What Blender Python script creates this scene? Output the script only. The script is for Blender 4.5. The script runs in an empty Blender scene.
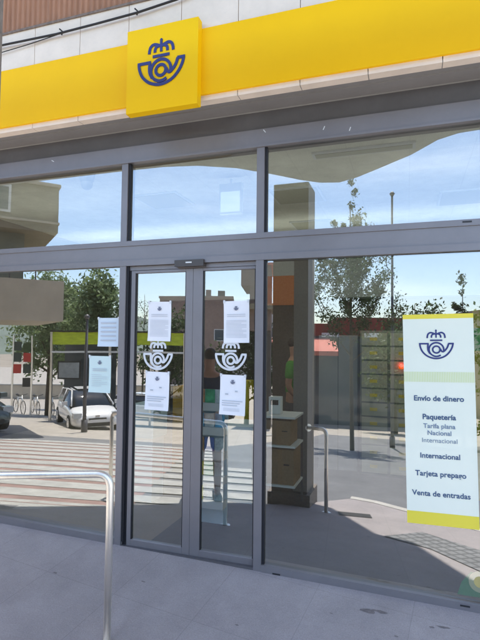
import bpy, bmesh, math, random
from mathutils import Vector, Matrix
random.seed(7)
S = bpy.context.scene
COL = S.collection
PI = math.pi

# ------------------------------------------------------------------ materials
MATS = {}
def mat(name, col, rough=.6, metal=0., var=0., scale=8., bump=0., bscale=60., spec=.5, emit=None, estr=0., coat=0., stretch=None):
    if name in MATS: return MATS[name]
    m = bpy.data.materials.new(name); m.use_nodes = True
    nt = m.node_tree; N = nt.nodes; L = nt.links
    b = N['Principled BSDF']
    b.inputs['Base Color'].default_value = (*col, 1)
    b.inputs['Roughness'].default_value = rough
    b.inputs['Metallic'].default_value = metal
    b.inputs['Specular IOR Level'].default_value = spec
    b.inputs['Coat Weight'].default_value = coat
    if emit:
        b.inputs['Emission Color'].default_value = (*emit, 1); b.inputs['Emission Strength'].default_value = estr
    tc = N.new('ShaderNodeTexCoord'); mp = N.new('ShaderNodeMapping')
    L.new(tc.outputs['Object'], mp.inputs['Vector'])
    if stretch: mp.inputs['Scale'].default_value = stretch
    if var > 0:
        n = N.new('ShaderNodeTexNoise'); n.inputs['Scale'].default_value = scale; n.inputs['Detail'].default_value = 8; n.inputs['Roughness'].default_value = .65
        L.new(mp.outputs[0], n.inputs['Vector'])
        r = N.new('ShaderNodeValToRGB')
        r.color_ramp.elements[0].position = .3; r.color_ramp.elements[1].position = .7
        r.color_ramp.elements[0].color = (*[max(0, c*(1-var)) for c in col], 1)
        r.color_ramp.elements[1].color = (*[min(1, c*(1+var)) for c in col], 1)
        L.new(n.outputs['Fac'], r.inputs['Fac']); L.new(r.outputs['Color'], b.inputs['Base Color'])
    if bump > 0:
        n2 = N.new('ShaderNodeTexNoise'); n2.inputs['Scale'].default_value = bscale; n2.inputs['Detail'].default_value = 5
        L.new(mp.outputs[0], n2.inputs['Vector'])
        bp = N.new('ShaderNodeBump'); bp.inputs['Strength'].default_value = bump; bp.inputs['Distance'].default_value = .02
        L.new(n2.outputs['Fac'], bp.inputs['Height']); L.new(bp.outputs[0], b.inputs['Normal'])
    MATS[name] = m
    return m

def glass_mat(name, tint, refl, wav=.0):
    m = bpy.data.materials.new(name); m.use_nodes = True
    nt = m.node_tree; N = nt.nodes; L = nt.links; N.clear()
    out = N.new('ShaderNodeOutputMaterial'); mix = N.new('ShaderNodeMixShader')
    t = N.new('ShaderNodeBsdfTransparent'); t.inputs[0].default_value = (*tint, 1)
    g = N.new('ShaderNodeBsdfGlossy'); g.inputs['Roughness'].default_value = 0.0; g.inputs['Color'].default_value = (.97, .985, 1, 1)
    lw = N.new('ShaderNodeLayerWeight'); lw.inputs['Blend'].default_value = .12
    ma = N.new('ShaderNodeMath'); ma.operation = 'MULTIPLY_ADD'; ma.inputs[1].default_value = 1.0; ma.inputs[2].default_value = refl; ma.use_clamp = True
    L.new(lw.outputs['Fresnel'], ma.inputs[0]); L.new(ma.outputs[0], mix.inputs[0])
    L.new(t.outputs[0], mix.inputs[1]); L.new(g.outputs[0], mix.inputs[2]); L.new(mix.outputs[0], out.inputs[0])
    if wav:
        tc = N.new('ShaderNodeTexCoord'); n = N.new('ShaderNodeTexNoise'); n.inputs['Scale'].default_value = 2.2; n.inputs['Detail'].default_value = 0
        bp = N.new('ShaderNodeBump'); bp.inputs['Strength'].default_value = wav; bp.inputs['Distance'].default_value = .01
        L.new(tc.outputs['Object'], n.inputs['Vector']); L.new(n.outputs['Fac'], bp.inputs['Height']); L.new(bp.outputs[0], g.inputs['Normal'])
    MATS[name] = m
    return m

GLASS = glass_mat('shop_glass', (.76, .82, .78), .31, .03)
GLASS_D = glass_mat('door_glass', (.76, .82, .80), .31, .03)
M = dict(
  frame=mat('grey_aluminium', (.225,.215,.225), .42, .35, .07, 3, .02, 200),
  frame_dark=mat('dark_aluminium', (.13,.125,.13), .45, .3, .12, 3),
  gasket=mat('black_gasket', (.012,.012,.016), .6),
  yellow=mat('sign_yellow', (.98,.56,.001), .55, 0, .03, 1.5, .01, 20, spec=.2),
  yellow2=mat('box_yellow', (.99,.60,.001), .55, 0, .02, 1.5, spec=.2),
  navy=mat('emblem_navy', (.022,.035,.17), .5),
  beige=mat('beige_cladding', (.88,.76,.63), .7, 0, .07, 5, .08, 40),
  rib=mat('brown_ribbed', (.42,.21,.12), .7, 0, .15, 6, .1, 60, stretch=(6,1,.6)),
  soffit=mat('soffit_panel', (.25,.24,.23), .6, 0, .1, 2),
  canopy=mat('canopy_concrete', (.34,.335,.31), .85, 0, .1, 3, .1, 30),
  cable=mat('black_cable', (.02,.018,.018), .6),
  steel=mat('brushed_steel', (.97,.92,.85), .42, 1., .06, 30, .03, 300, stretch=(1,1,.1)),
  pillar=mat('pillar_granite', (.20,.165,.135), .6, 0, .25, 40, .05, 80),
  paper=mat('white_paper', (.86,.87,.90), .8, 0, .03, 6),
  ink=mat('grey_ink', (.50,.53,.58), .8),
  inkdark=mat('dark_ink', (.16,.18,.25), .8),
  vinyl=mat('frosted_vinyl', (.70,.72,.74), .6),
  poster=mat('poster_white', (.80,.85,.73), .5, 0, .02, 3, coat=.7),
  posty=mat('poster_yellow', (.80,.68,.06), .6),
  postl=mat('poster_pale_lime', (.66,.74,.42), .6),
  green=mat('sticker_green', (.02,.28,.08), .5),
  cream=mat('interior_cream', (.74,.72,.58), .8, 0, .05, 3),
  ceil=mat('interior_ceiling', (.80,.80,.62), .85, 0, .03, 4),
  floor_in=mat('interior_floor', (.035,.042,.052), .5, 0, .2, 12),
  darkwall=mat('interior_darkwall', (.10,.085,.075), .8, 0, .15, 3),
  orange=mat('orange_panel', (.42,.12,.02), .6),
  panel=mat('grey_partition', (.42,.44,.44), .55, 0, .05, 3),
  locker=mat('locker_metal', (.26,.25,.21), .5, .0, .1, 5),
  label=mat('yellow_label', (.75,.55,.08), .6),
  card=mat('cardboard', (.27,.18,.10), .85, 0, .12, 9),
  white=mat('white_plastic', (.72,.74,.74), .45, 0, .03, 4),
  cyan=mat('pale_blue_board', (.55,.70,.76), .55, 0, .08, 4),
  carwhite=mat('car_paint_white', (.78,.78,.78), .22, 0, .03, 2, coat=.6),
  cargrey=mat('car_paint_grey', (.10,.13,.13), .25, .3, .05, 2, coat=.6),
  carglass=mat('car_glass', (.02,.025,.03), .05, 0, spec=.8),
  tyre=mat('tyre_rubber', (.02,.02,.02), .8),
  chrome=mat('alloy', (.5,.5,.52), .25, 1.),
  black=mat('black_plastic', (.02,.02,.022), .5),
  bark=mat('bark', (.11,.085,.06), .9, 0, .3, 12, .3, 30),
  leafd=mat('leaf_dark', (.045,.07,.03), .6, 0, .35, 3),
  leafg=mat('leaf_green', (.09,.14,.05), .6, 0, .35, 3),
  leafl=mat('leaf_pale', (.17,.24,.10), .6, 0, .3, 3),
  lime=mat('lime_fascia', (.50,.62,.03), .6, 0, .3, 5, stretch=(.6,1,3)),
  brick=mat('brown_brick', (.24,.17,.14), .85, 0, .15, 3),
  stucco=mat('olive_stucco', (.30,.26,.18), .85, 0, .12, 1.5),
  stucco2=mat('cream_stucco', (.52,.46,.36), .85, 0, .1, 1.5),
  redwall=mat('red_wall', (.22,.035,.03), .8, 0, .12, 2),
  awning=mat('pink_awning', (.58,.20,.15), .8, 0, .1, 2),
  wglass=mat('window_glass_far', (.06,.08,.10), .1, 0, spec=.8),
  skin=mat('skin', (.45,.24,.16), .55, 0, .06, 20),
  hair=mat('dark_hair', (.03,.02,.015), .6),
  shirtg=mat('green_shirt', (.08,.30,.04), .8),
  shirtb=mat('navy_shirt', (.03,.04,.08), .8),
  shorts=mat('grey_shorts', (.10,.10,.11), .85),
  redp=mat('red_panel', (.5,.03,.02), .5),
  blackp=mat('dark_panel', (.03,.05,.04), .5),
  rock=mat('hill_green', (.14,.17,.14), .95, 0, .3, .05),
  shoe=mat('shoe', (.03,.03,.035), .6),
  lampred=mat('red_lamp', (.6,.01,.01), .4, emit=(1,.03,.02), estr=4),
  lit=mat('ceiling_light', (.50,.50,.40), .5),
)

FILL_DOWN = mat('fill_glow_down', (.9,.9,.85), .5, emit=(1,.97,.92), estr=2.2)  # glow of the added downward fill tubes
FILL_UP = mat('fill_glow_up', (.9,.9,.8), .5, emit=(1,.99,.96), estr=1.9)  # glow of the added upward fill tubes
# ------------------------------------------------------------------ mesh helpers
def link(name, bm, m, parent=None, smooth=False, bevel=0.):
    me = bpy.data.meshes.new(name)
    if bevel: bmesh.ops.bevel(bm, geom=[e for e in bm.edges if e.calc_length() > bevel*3 and len(e.link_faces)==2 and e.calc_face_angle(0) > .6], offset=bevel, segments=2, affect='EDGES', clamp_overlap=True)
    bm.normal_update(); bm.to_mesh(me); bm.free()
    for q in (m if isinstance(m, (list, tuple)) else [m]): me.materials.append(q)
    if smooth:
        for p in me.polygons: p.use_smooth = True
    o = bpy.data.objects.new(name, me); COL.objects.link(o)
    if parent: o.parent = parent
    return o
def tag(o, label, cat, group=None, kind=None):
    o['label'] = label; o['category'] = cat
    if group: o['group'] = group
    if kind: o['kind'] = kind
    return o
def empty(name, loc=(0,0,0), rz=0.):
    o = bpy.data.objects.new(name, None); COL.objects.link(o); o.location = loc; o.rotation_euler = (0,0,rz); o.empty_display_size=.1
    return o
def structure(o): o['kind'] = 'structure'; return o
def bx(bm, x0,x1,y0,y1,z0,z1, mi=0, mtx=None):
    vs = [bm.verts.new(Vector(p) if mtx is None else mtx@Vector(p)) for p in ((x0,y0,z0),(x1,y0,z0),(x1,y1,z0),(x0,y1,z0),(x0,y0,z1),(x1,y0,z1),(x1,y1,z1),(x0,y1,z1))]
    for f in ((0,3,2,1),(4,5,6,7),(0,1,5,4),(1,2,6,5),(2,3,7,6),(3,0,4,7)):
        fc = bm.faces.new([vs[i] for i in f]); fc.material_index = mi
    return bm
def box(name, x0,x1,y0,y1,z0,z1, m, parent=None, bevel=0.):
    return link(name, bx(bmesh.new(), x0,x1,y0,y1,z0,z1), m, parent, bevel=bevel)
def tube(bm, pts, r, seg=12, mi=0, caps=True):
    pts = [Vector(p) for p in pts]; rings = []
    rs = r if isinstance(r, (list,tuple)) else [r]*len(pts)
    ref = None
    for i, p in enumerate(pts):
        t = ((pts[min(i+1,len(pts)-1)]-p).normalized() + (p-pts[max(i-1,0)]).normalized())
        t.normalize()
        if ref is None:
            ref = t.orthogonal().normalized()
        ref = (ref - t*ref.dot(t)).normalized()
        b = t.cross(ref)
        rings.append([bm.verts.new(p + (ref*math.cos(2*PI*k/seg) + b*math.sin(2*PI*k/seg))*rs[i]) for k in range(seg)])
    for a, b in zip(rings, rings[1:]):
        for k in range(seg):
            f = bm.faces.new((a[k], a[(k+1)%seg], b[(k+1)%seg], b[k])); f.material_index = mi; f.smooth = True
    if caps:
        for rg in (rings[0][::-1], rings[-1]):
            f = bm.faces.new(rg); f.material_index = mi
    return bm
def fillet(a, c, b, r, n=8):
    a, c, b = Vector(a), Vector(c), Vector(b)
    u = (a-c).normalized(); v = (b-c).normalized()
    p0 = c+u*r; p1 = c+v*r
    return [(p0*(1-t)**2 + c*2*t*(1-t) + p1*t*t) for t in [i/n for i in range(n+1)]]
def prism(bm, poly, z0, z1, mi=0):
    lo = [bm.verts.new((x,y,z0)) for x,y in poly]; hi = [bm.verts.new((x,y,z1)) for x,y in poly]
    n = len(poly)
    bm.faces.new(lo[::-1]).material_index = mi; bm.faces.new(hi).material_index = mi
    for i in range(n): bm.faces.new((lo[i], lo[(i+1)%n], hi[(i+1)%n], hi[i])).material_index = mi
    bmesh.ops.recalc_face_normals(bm, faces=bm.faces)
    return bm
def profile(bm, poly, x0, x1, mi=0):
    """polygon in (y,z) extruded along x"""
    a = [bm.verts.new((x0,y,z)) for y,z in poly]; b = [bm.verts.new((x1,y,z)) for y,z in poly]
    n = len(poly)
    bm.faces.new(a); bm.faces.new(b[::-1])
    for i in range(n): bm.faces.new((a[i], b[i], b[(i+1)%n], a[(i+1)%n]))
    bmesh.ops.recalc_face_normals(bm, faces=bm.faces)
    return bm

# ground height: a level doorstep, then the street falls away from the shop front
def gz(x, y):
    v = max(0., -y)
    xs = max(-4., min(4., x))
    if v > 24: v = 24 + (v-24)*.12 if v < 60 else 24+36*.12
    return .045 - .018*xs - .13*v

def sheet(name, poly, dz, m, step=.5, parent=None, curb=0.):
    """flat polygon (x,y) triangulated by grid and draped on the ground"""
    bm = bmesh.new()
    vs = [bm.verts.new((x,y,0)) for x,y in poly]
    bm.faces.new(vs)
    xs = [p[0] for p in poly]; ys = [p[1] for p in poly]
    def cuts(lo, hi, st):
        c = lo+st; r = []
        while c < hi: r.append(c); c += st
        return r
    for k in [-4.,4.]:
        bmesh.ops.bisect_plane(bm, geom=bm.verts[:]+bm.edges[:]+bm.faces[:], plane_co=(k,0,0), plane_no=(1,0,0))
    for k in [0.,-24.,-60.]:
        bmesh.ops.bisect_plane(bm, geom=bm.verts[:]+bm.edges[:]+bm.faces[:], plane_co=(0,k,0), plane_no=(0,1,0))
    bmesh.ops.triangulate(bm, faces=bm.faces[:])
    for v in bm.verts: v.co.z = gz(v.co.x, v.co.y)+dz
    bmesh.ops.recalc_face_normals(bm, faces=bm.faces)
    for f in bm.faces:
        if f.normal.z < 0: f.normal_flip()
    return link(name, bm, m, parent)

# ------------------------------------------------------------------ ground materials
def tile_mat(name, c1, c2, mortar, sx, sy, rot=0., rough=.8, msize=.012, bump=.3):
    m = bpy.data.materials.new(name); m.use_nodes = True
    nt = m.node_tree; N = nt.nodes; L = nt.links; b = N['Principled BSDF']; b.inputs['Roughness'].default_value = rough
    tc = N.new('ShaderNodeTexCoord'); mp = N.new('ShaderNodeMapping'); mp.inputs['Rotation'].default_value = (0,0,rot)
    L.new(tc.outputs['Object'], mp.inputs[0])
    br = N.new('ShaderNodeTexBrick'); br.offset = 0.; br.inputs['Scale'].default_value = 1
    br.inputs['Brick Width'].default_value = sx; br.inputs['Row Height'].default_value = sy
    br.inputs['Mortar Size'].default_value = msize; br.inputs['Mortar Smooth'].default_value = .6
    br.inputs['Color1'].default_value = (*c1,1); br.inputs['Color2'].default_value = (*c2,1); br.inputs['Mortar'].default_value = (*mortar,1)
    L.new(mp.outputs[0], br.inputs['Vector'])
    n = N.new('ShaderNodeTexNoise'); n.inputs['Scale'].default_value = 2.3; n.inputs['Detail'].default_value = 9; n.inputs['Roughness'].default_value = .7
    L.new(tc.outputs['Object'], n.inputs['Vector'])
    r = N.new('ShaderNodeMapRange'); r.inputs['From Min'].default_value = .25; r.inputs['From Max'].default_value = .75; r.inputs['To Min'].default_value = .80; r.inputs['To Max'].default_value = 1.16
    L.new(n.outputs['Fac'], r.inputs[0])
    mx = N.new('ShaderNodeMix'); mx.data_type = 'RGBA'; mx.blend_type = 'MULTIPLY'; mx.inputs[0].default_value = 1
    L.new(br.outputs['Color'], mx.inputs[6]); L.new(r.outputs[0], mx.inputs[7])
    # small dark stains (chewing gum, drips)
    vo = N.new('ShaderNodeTexVoronoi'); vo.inputs['Scale'].default_value = 1.5; vo.inputs['Randomness'].default_value = 1
    L.new(tc.outputs['Object'], vo.inputs['Vector'])
    r2 = N.new('ShaderNodeMapRange'); r2.inputs['From Min'].default_value = .02; r2.inputs['From Max'].default_value = .05; r2.inputs['To Min'].default_value = .62; r2.inputs['To Max'].default_value = 1
    L.new(vo.outputs['Distance'], r2.inputs[0])
    mx2 = N.new('ShaderNodeMix'); mx2.data_type = 'RGBA'; mx2.blend_type = 'MULTIPLY'; mx2.inputs[0].default_value = 1
    L.new(mx.outputs[2], mx2.inputs[6]); L.new(r2.outputs[0], mx2.inputs[7])
    n4 = N.new('ShaderNodeTexNoise'); n4.inputs['Scale'].default_value = 160; n4.inputs['Detail'].default_value = 3
    L.new(tc.outputs['Object'], n4.inputs['Vector'])
    r4 = N.new('ShaderNodeMapRange'); r4.inputs['From Min'].default_value = .3; r4.inputs['From Max'].default_value = .7; r4.inputs['To Min'].default_value = .86; r4.inputs['To Max'].default_value = 1.12
    L.new(n4.outputs['Fac'], r4.inputs[0])
    mx3 = N.new('ShaderNodeMix'); mx3.data_type = 'RGBA'; mx3.blend_type = 'MULTIPLY'; mx3.inputs[0].default_value = 1
    L.new(mx2.outputs[2], mx3.inputs[6]); L.new(r4.outputs[0], mx3.inputs[7])
    L.new(mx3.outputs[2], b.inputs['Base Color'])
    n3 = N.new('ShaderNodeTexNoise'); n3.inputs['Scale'].default_value = 90; n3.inputs['Detail'].default_value = 4
    L.new(tc.outputs['Object'], n3.inputs['Vector'])
    bp = N.new('ShaderNodeBump'); bp.inputs['Strength'].default_value = bump; bp.inputs['Distance'].default_value = .004
    L.new(n3.outputs['Fac'], bp.inputs['Height']); L.new(bp.outputs[0], b.inputs['Normal'])
    return m
PAVE = tile_mat('pavement_tiles', (.335,.30,.295), (.35,.315,.308), (.292,.262,.255), .60, .60, rot=.12, msize=.004)
PAVE2 = tile_mat('plaza_tiles', (.40,.36,.31), (.37,.335,.29), (.28,.25,.22), .4, .4, rot=.3)
TACT = tile_mat('tactile_tiles', (.22,.22,.22), (.25,.25,.25), (.12,.12,.12), .10, .10, rot=.7, msize=.02)
ASPH = mat('asphalt', (.16,.16,.165), .85, 0, .2, 1.2, .3, 120)
GRND = mat('dry_ground', (.28,.24,.19), .95, 0, .25, .3, .2, 20)
WPAINT = mat('white_road_paint', (.36,.355,.33), .7, 0, .22, 5)
RPAINT = mat('red_road_paint', (.25,.155,.135), .8, 0, .3, 4)

# ground as one big sheet (with the same slope), sunk slightly
bm = bmesh.new()
xsL = [-600,-200,-60,-20,-8,-4,4,8,20,60,200,600]; ysL = [60,20,4,0.0,-6,-12,-24,-60,-120,-300,-900]
grid = [[bm.verts.new((x,y,gz(x,y)-.03)) for x in xsL] for y in ysL]
for a, b in zip(grid, grid[1:]):
    for i in range(len(xsL)-1): bm.faces.new((a[i], b[i], b[i+1], a[i+1]))
structure(link('ground', bm, GRND))

# crosswalk frame: origin and axes on the street
OX, OY = 1.17, 3.39
def st(X, D):  # street coordinates -> world
    return (OX+.9463*X-.3231*D, -(-3.39+.3231*X+.9463*D))
road = [st(-30,3.0), st(-1.3,3.9), (.4,-1.6), st(.45,6.0), st(1.15,6.2), (1.87,-2.26), (8,1.6-3.4), (30,-10), (30,-24), st(3.5,20.5), st(2.6,18), st(-.5,12.0), st(-40,11.8)]
road = [p if p[1] < -.27 else (p[0], -.27) for p in road]
structure(sheet('road', road, .0, ASPH))
pave = [(-14,.0),(-14,-.26),(-2.6,-.27),(-2.43,-.29),(-1.7,-.98),(-.46,-2.03),(.06,-2.60),(.45,-3.2),(.75,-3.12),(1.87,-2.26),(6.5,-1.2),(14,-1.2),(14,.0)]
structure(sheet('pavement', pave, .012, PAVE))
structure(sheet('kerb', [(.45,-3.2),(.75,-3.12),(1.87,-2.26),(6.5,-1.2),(6.5,-1.36),(1.9,-2.42),(.78,-3.28),(.45,-3.38)], .016, mat('kerb_stone', (.46,.44,.40), .8, 0, .1, 5)))
structure(sheet('tactile_paving', [(.95,-1.45),(1.35,-1.25),(1.75,-.72),(2.3,-.3),(2.7,-.75),(1.9,-1.35),(1.3,-1.85)], .018, TACT))
structure(sheet('plaza', [st(-40,11.8), st(-.5,12.0), st(2.6,18), st(3.5,20.5), (30,-24), (60,-30), (60,-70), (-90,-70), (-90,-5), ], -.008, PAVE2))
# red paint then white stripes
structure(sheet('red_crossing_paint', [st(-9,5.0), st(-1.15,5.0), st(-1.15,11.3), st(-9,11.3)][::1], .006, RPAINT))
wb = bmesh.new()
D = 4.75; k = 0
while D < 11.4:
    xl = -9.5; xr = .18 if D < 8.5 else -.4
    vs = [wb.verts.new((*st(X_, d_), 0)) for X_, d_ in ((xl,D),(xr,D),(xr,D+.37),(xl,D+.37))]
    wb.faces.new(vs); D += .56
for kx in (-4.,4.):
    bmesh.ops.bisect_plane(wb, geom=wb.verts[:]+wb.edges[:]+wb.faces[:], plane_co=(kx,0,0), plane_no=(1,0,0))
for v in wb.verts: v.co.z = gz(v.co.x, v.co.y) + .0105
# the white paint stays on the road side of the kerb line
for v in list(wb.verts): pass
structure(link('white_crossing_stripes', wb, WPAINT))
structure(sheet('manhole_cover', [(.45,-2.10),(.80,-2.18),(.76,-2.36),(.41,-2.28)], .017, mat('cast_iron', (.06,.055,.05), .6, .3, .2, 20)))
structure(sheet('lane_line', [st(.6,16.6), st(2.1,19.2), st(1.9,19.6), st(.4,17.0)], .008, WPAINT))

STAIN = mat('pavement_stain', (.19,.165,.16), .8, 0, .4, 30)
rs = random.Random(11)
for sx_, sy_, sr_, el_ in ((.93,-.19,.030,1.8),(1.00,-.17,.022,2.2),(1.36,-.20,.018,2.5),(1.30,-.22,.012,1.5),(1.10,-.36,.010,1.2),(.72,-.28,.009,1.3),(-.55,-.35,.012,1.4),(.20,-.55,.011,1.2),(-1.2,-.45,.014,1.6)):
    ps_ = []
    for k_ in range(9):
        a_ = 2*PI*k_/9; q_ = sr_*rs.uniform(.55,1.2); ps_.append((sx_+math.cos(a_)*q_*el_, sy_+math.sin(a_)*q_*.7))
    structure(sheet('pavement_stain', ps_, .0135, STAIN))
# ------------------------------------------------------------------ emblem strokes
def ribbon(bm, pts, w, M4, t=.004, closed=False, mi=0):
    """flat stroke of width w in the local xz plane, thickness t toward -y"""
    n = len(pts); P = [Vector((p[0], p[1])) for p in pts]
    L_, R_ = [], []
    for i, p in enumerate(P):
        a = P[(i-1)%n] if (closed or i > 0) else p
        b = P[(i+1)%n] if (closed or i < n-1) else p
        d = (b-a).normalized(); nn = Vector((-d.y, d.x))*w/2
        L_.append(p+nn); R_.append(p-nn)
    def V(q, y): return bm.verts.new(M4 @ Vector((q.x, y, q.y)))
    lf = [V(q,-t) for q in L_]; rf = [V(q,-t) for q in R_]; lb = [V(q,0) for q in L_]; rb = [V(q,0) for q in R_]
    rng = range(n if closed else n-1)
    for i in rng:
        j = (i+1)%n
        for q in ((lf[i],rf[i],rf[j],lf[j]), (lb[i],lb[j],rb[j],rb[i]), (lf[i],lf[j],lb[j],lb[i]), (rf[i],rb[i],rb[j],rf[j])):
            bm.faces.new(q).material_index = mi
    if not closed:
        bm.faces.new((lf[0],lb[0],rb[0],rf[0])); bm.faces.new((lf[-1],rf[-1],rb[-1],lb[-1]))
def smooth_pts(ctrl, n=6):
    out = []
    m = len(ctrl)
    for i in range(m-1):
        p0 = ctrl[max(i-1,0)]; p1 = ctrl[i]; p2 = ctrl[i+1]; p3 = ctrl[min(i+2,m-1)]
        for k in range(n):
            t = k/n
            out.append(tuple(.5*((2*p1[a]) + (-p0[a]+p2[a])*t + (2*p0[a]-5*p1[a]+4*p2[a]-p3[a])*t*t + (-p0[a]+3*p1[a]-3*p2[a]+p3[a])*t**3) for a in (0,1)))
    out.append(ctrl[-1]); return out
def arc(cx, cy, r, a0, a1, n=24, ry=None):
    return [(cx+r*math.cos(math.radians(a0+(a1-a0)*i/n)), cy+(ry or r)*math.sin(math.radians(a0+(a1-a0)*i/n))) for i in range(n+1)]
def emblem(name, cx, y, cz, half, m, parent, w=.105, t=.004, rot=0.):
    bm = bmesh.new()
    M4 = Matrix.Translation((cx, y, cz)) @ Matrix.Rotation(rot, 4, 'Y') @ Matrix.Scale(half, 4)
    tt = t/half
    cnt = [0]
    def R(pts, closed=False, ww=w):
        cnt[0] += 1; ribbon(bm, pts, ww, M4, tt*(1+.045*cnt[0]), closed)
    # crown: two nested arches each side, a middle stem with a small cross
    for s in (-1, 1):
        R([(s*.52,.52)] + [(s*x, z) for x, z in smooth_pts([(.51,.64),(.46,.78),(.34,.86),(.20,.84),(.02,.76)][:], 5)])
        R([(s*.27,.54)] + [(s*x, z) for x, z in smooth_pts([(.27,.62),(.23,.73),(.12,.78)][:], 4)])
    R([(0,.54),(0,.93)], ww=w*.9)
    R([(-.055,.99),(.055,.99)], ww=.075); R([(0,.93),(0,1.06)], ww=.06)
    R([(-.36,.38),(.36,.38)], ww=w*.95)
    # horn bowl
    R(smooth_pts([(-.97,.16),(-.93,-.08),(-.80,-.36),(-.55,-.60),(-.25,-.73),(.0,-.76),(.28,-.71),(.55,-.57),(.78,-.32),(.92,-.05),(.97,.17)], 5))
    R([(-1.02,.17),(-.44,.17)]); R([(-.48,.17)] + smooth_pts([(-.50,-.05),(-.48,-.25),(-.38,-.46)], 4))
    R([(1.02,.17),(.70,.17)]); R(smooth_pts([(.72,.17),(.66,-.02),(.55,-.20),(.40,-.33),(.30,-.30),(.235,-.16)], 5))
    R(arc(0,-.20,.43,232,-22,30)); R(arc(0,-.20,.215,0,360,26)[:-1], True)
    R(smooth_pts([(-.26,-.54),(-.1,-.62),(.08,-.62),(.25,-.55)],4))
    return link(name, bm, m, parent)

# ------------------------------------------------------------------ shop building (shell above the glass)
bld = empty('shop_building', (0,.2,0))
tag(bld, 'post office building with beige cladding, brown ribbed wall and canopy above the glass front', 'building')
def P(o):   # parent keeping world position
    o.location = Vector(o.location) - o.parent.location if o.parent.rotation_euler.z == 0 else o.location
    return o
def pb(name, *a, m=None, bevel=0.):
    return P(box(name, *a, m, bld, bevel))
# cladding as separate slabs with open joints (one mesh)
bm = bmesh.new(); x = -9.18
while x < 9:
    bx(bm, x+.0025, x+.4375, -.25, -.18, 3.38, 4.215); x += .44
bx(bm, -9.2, 9.2, -.18, -.10, 3.40, 4.215)
P(link('wall_cladding', bm, M['beige'], bld))
bm = bmesh.new(); x = -9.2; prof = []
while x < 9.2:
    prof += [(x,-.222),(x+.012,-.235),(x+.030,-.235),(x+.042,-.222)]; x += .052
lo = [bm.verts.new((p[0],p[1],4.225)) for p in prof]; hi = [bm.verts.new((p[0],p[1],6.5)) for p in prof]
for i in range(len(prof)-1): bm.faces.new((lo[i],lo[i+1],hi[i+1],hi[i]))
P(link('ribbed_wall', bm, M['rib'], bld))
pb('drip_moulding', -9.2, 9.2, -.262, -.10, 4.215, 4.232, m=mat('moulding', (.22,.17,.14), .8, 0, .3, 30))
# soffit in three steps
bm = bmesh.new()
bx(bm, -9.2,9.2,-.245,-.13,3.383,3.40); bx(bm, -9.2,9.2,-.13,.0,3.372,3.40)

P(link('soffit', bm, M['soffit'], bld))
pb('roof_slab', -9.2, 9.2, -.1, 8, 3.76, 6.5, m=M['canopy'])
pb('lintel', -9.2, 9.2, .002, .12, 3.3715, 3.759, m=M['canopy'])
can = [(-12,-1.28),(-12,-1.33),(-1.9,-1.33),(-1.4,-1.34),(-1.0,-1.42),(-.62,-1.62),(-.32,-1.90),(-.02,-2.22),(.18,-2.38),(.40,-2.44),(.62,-2.32),(.86,-2.11),(1.21,-1.78),(1.45,-1.46),(1.62,-1.36),(1.9,-1.33),(12,-1.33),(12,-1.12),(-.3,-1.12),(-.6,-1.28)]
P(link('canopy', prism(bmesh.new(), can[::-1], 3.60, 3.84), M['canopy'], bld))
for xx in (-8,-4.6,4.6,8): pb('canopy_bracket', xx-.12, xx+.12, -1.27, -.25, 3.62, 3.82, m=M['canopy'])
# unseen prow-shaped slab, added to shape the shadow on the pavement
prow = [(-12,-.1),(-12,-1.75),(-3.1,-1.80),(-2.0,-2.65),(-.75,-3.80),(-.25,-4.25),(.05,-4.10),(.60,-3.15),(.95,-3.0),(1.45,-1.95),(2.6,-1.7),(12,-1.75),(12,-.1)]
P(link('shadow_slab', prism(bmesh.new(), prow[::-1], 6.5, 6.85), M['canopy'], bld))
pb('upper_wall', -12, 12, -.1, 6, 6.85, 12, m=M['stucco2'])
for s in (-1,1):
    pb('side_wall', *( (-9.2,-5.3) if s<0 else (5.3,9.2) ), .0, 8, -.3, 3.38, m=M['beige'])

# ------------------------------------------------------------------ yellow fascia sign + emblem box
fs = empty('fascia_sign', (0,-.27,3.41)); tag(fs, 'long plain yellow band running above the glass shopfront', 'sign')
bm = bmesh.new()
for a, b in ((-9,-4.2),(-4.197,-.48),(-.477,3.2),(3.203,9)): bx(bm, a, b, -.27, -.2505, 3.417, 3.897)
P(link('sign_panel', bm, M['yellow'], fs, bevel=.003))
eb = empty('emblem_sign_box', (-.485,-.33,3.33)); tag(eb, 'square yellow sign box with a navy crown and post horn emblem', 'sign')
P(box('box_body', -.775, -.207, -.335, -.271, 3.325, 3.945, M['yellow2'], eb, .006))
P(emblem('crown_horn_emblem', -.493, -.336, 3.645, .185, M['navy'], eb, w=.115))

# overhead cable
bm = bmesh.new()
cp = [(-4,-.275,4.16),(-2.6,-.275,4.135),(-2.02,-.28,4.113),(-1.46,-.28,4.10),(-1.085,-.28,4.108),(-.73,-.28,4.12),(-.40,-.28,4.15),(-.2,-.28,4.18),(0,-.28,4.207),(.3,-.28,4.22)]
tube(bm, cp, .0085, 8)
for cx_, cz_ in ((-1.42,4.10),(-.74,4.12),(-.22,4.178)): tube(bm, [(cx_,-.27,cz_-.01),(cx_+.004,-.272,cz_+.02),(cx_-.012,-.285,cz_+.034)], .006, 6)
cb = link('main_cable', bm, M['cable']); 
cab = empty('wall_cable', (-2,-.28,4.1)); tag(cab, 'thin black cable with clips sagging across the beige wall above the yellow band', 'cable')
cb.parent = cab; P(cb)
bm = bmesh.new(); tube(bm, [(-2.6,-.27,4.05),(-2.02,-.27,4.06),(-1.75,-.27,4.075),(-1.46,-.274,4.098)], .004, 6)
c2 = link('thin_cable', bm, M['cable'], cab); P(c2)

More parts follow.
